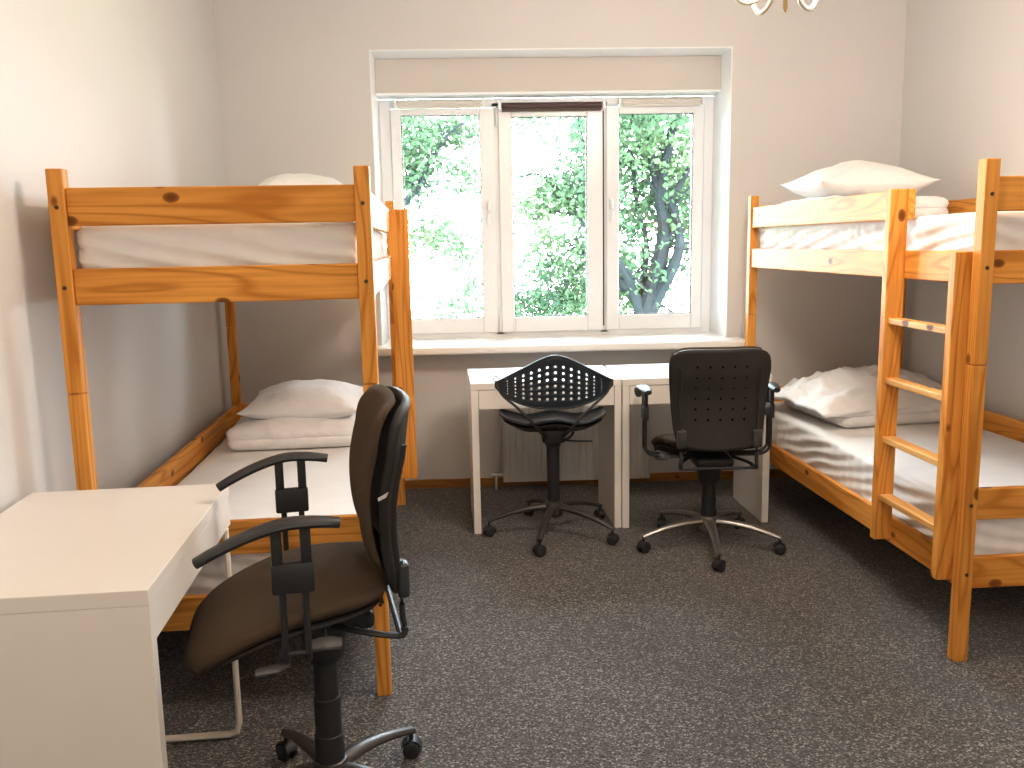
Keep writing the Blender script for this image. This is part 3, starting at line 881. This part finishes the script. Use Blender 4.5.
tree('broadleaf_tree', 'dense green tree with forked dark trunks outside the right window sash',
     [([(1.45, 9.2, G), (1.62, 9.1, -1.2), (1.70, 9, .3), (1.843, 9, .906), (1.943, 9, 1.312), (1.961, 9, 1.564), (1.917, 9, 1.913), (1.995, 9, 2.306), (2.113, 9, 2.9)], .13, .035),
      ([(1.70, 9, .3), (1.874, 8.95, .802), (2.02, 8.9, 1.107), (2.10, 8.9, 1.36), (2.06, 8.95, 1.662), (1.865, 9, 2.013), (1.80, 9, 2.5), (1.7, 9, 3.2)], .075, .02),
      ([(1.718, 9, .75), (1.60, 8.95, .90), (1.42, 8.9, 1.06), (1.304, 8.85, 1.14), (1.15, 8.8, 1.276), (1.0, 8.8, 1.35)], .065, .018),
      ([(1.69, 9.1, .5), (1.78, 9.1, 1.1), (1.798, 9.1, 1.416), (1.713, 9.2, 1.817), (1.66, 9.2, 2.4)], .045, .015),
      ([(1.95, 9, 1.7), (2.2, 9, 2.1), (2.5, 9.1, 2.6)], .04, .012)],
     11500, {'twigs': 55, 'clusters': [(1.75, 9.2, 2.55, .75, .6, .55, 10), (1.9, 9.5, 1.9, .65, .5, .5, 5.0), (1.45, 9.1, 1.5, .30, .4, .55, 2.4),
      (2.15, 9.3, 1.75, .35, .4, .45, 2), (1.5, 9.3, .85, .35, .4, .35, 2.0), (2.9, 9.4, 2.0, .6, .6, 1.4, 4), (2.1, 9.6, 3.6, 1.2, .8, .7, 3), (1.95, 9.8, .9, .5, .4, .4, .7)]}, 3, .062)
tree('broadleaf_tree', 'light green branching tree outside the middle window sash',
     [([(1.9, 8.9, G), (1.85, 8.7, -1.0), (1.62, 8.5, .7), (1.34, 8.4, 1.29), (1.218, 8.4, 1.40), (1.075, 8.4, 1.566), (.896, 8.4, 1.801), (.747, 8.4, 1.96), (.616, 8.4, 2.045), (.464, 8.4, 2.02)], .05, .008),
      ([(1.17, 8.4, 1.50), (1.04, 8.4, 1.63), (.933, 8.4, 1.671), (.725, 8.4, 1.693), (.553, 8.4, 1.603)], .016, .006),
      ([(1.30, 8.4, 2.00), (1.125, 8.4, 2.00), (.842, 8.4, 2.005), (.701, 8.4, 2.062)], .012, .005),
      ([(1.32, 8.5, 1.3), (1.36, 8.5, 1.8), (1.126, 8.4, 2.211), (1.051, 8.4, 2.393), (.987, 8.4, 2.7)], .016, .006)],
     6500, {'twigs': 22, 'clusters': [(.95, 8.4, 1.85, .38, .25, .20, 6), (1.15, 8.5, 2.3, .20, .3, .45, 3.0), (.62, 8.5, 1.72, .20, .2, .22, 1.6),
      (.85, 8.8, 1.25, .38, .3, .25, 4.2), (.75, 8.9, .80, .50, .3, .17, 6.5), (1.15, 8.9, .95, .25, .3, .3, 2.4), (.5, 8.5, 2.55, .2, .2, .06, .5)]}, 5, .052)
tree('broadleaf_tree', 'sparse light green tree outside the left window sash',
     [([(-2.2, 8.4, G), (-1.9, 8.3, -.5), (-1.3, 8.1, .9), (-.95, 8, 1.42), (-.772, 8, 1.59), (-.586, 8, 1.789), (-.448, 8, 1.934), (-.371, 8, 2.106), (-.279, 8, 2.234), (-.15, 8, 2.404), (.011, 8, 2.487)], .06, .007),
      ([(-.448, 8, 1.934), (-.36, 8, 1.915), (-.271, 8, 1.906)], .010, .004),
      ([(-.15, 8, 2.404), (-.03, 8, 2.345), (.096, 8, 2.358)], .009, .004),
      ([(-.95, 8, 1.42), (-1.2, 8, 2.0), (-1.3, 8, 2.7)], .03, .01)],
     5600, {'twigs': 20, 'clusters': [(-.52, 8.1, 2.2, .24, .3, .42, 6.5), (-.15, 8.2, 2.4, .28, .2, .16, 2.0), (-.40, 8.2, 1.50, .30, .2, .10, 1.6), (-.05, 8.3, 1.35, .16, .2, .14, .9),
      (-.05, 8.4, 2.05, .12, .2, .16, .8), (-.2, 8.6, .75, .28, .3, .14, 1.2), (.02, 8.6, .95, .10, .2, .16, .6), (-1.2, 8.2, 2.2, .5, .4, .7, 4)]}, 8, .050)

# ------------------------------------------------------------------ light
w = bpy.data.worlds.new('sky'); sc.world = w; w.use_nodes = True
nt = w.node_tree; bg = nt.nodes['Background']
tc = nt.nodes.new('ShaderNodeTexCoord'); sp = nt.nodes.new('ShaderNodeSeparateXYZ'); rp = nt.nodes.new('ShaderNodeValToRGB')
nt.links.new(tc.outputs['Generated'], sp.inputs[0]); nt.links.new(sp.outputs['Z'], rp.inputs['Fac'])
rp.color_ramp.elements[0].position = 0; rp.color_ramp.elements[0].color = (.86, .93, 1, 1)
rp.color_ramp.elements[1].position = .6; rp.color_ramp.elements[1].color = (.74, .86, 1, 1)
nt.links.new(rp.outputs['Color'], bg.inputs['Color']); bg.inputs['Strength'].default_value = 34
pl = bpy.data.lights.new('window_portal', 'AREA'); pl.shape = 'RECTANGLE'; pl.size = 1.95; pl.size_y = 1.4; pl.cycles.is_portal = True
po = bpy.data.objects.new('window_portal', pl); C.objects.link(po); po.location = (.465, 5.44, 1.55); po.rotation_euler = (-PI/2, 0, 0)
sc.view_settings.view_transform = 'Standard'; sc.view_settings.look = 'None'; sc.view_settings.gamma = 1
sc.view_settings.exposure = .62; sc.view_settings.use_curve_mapping = False
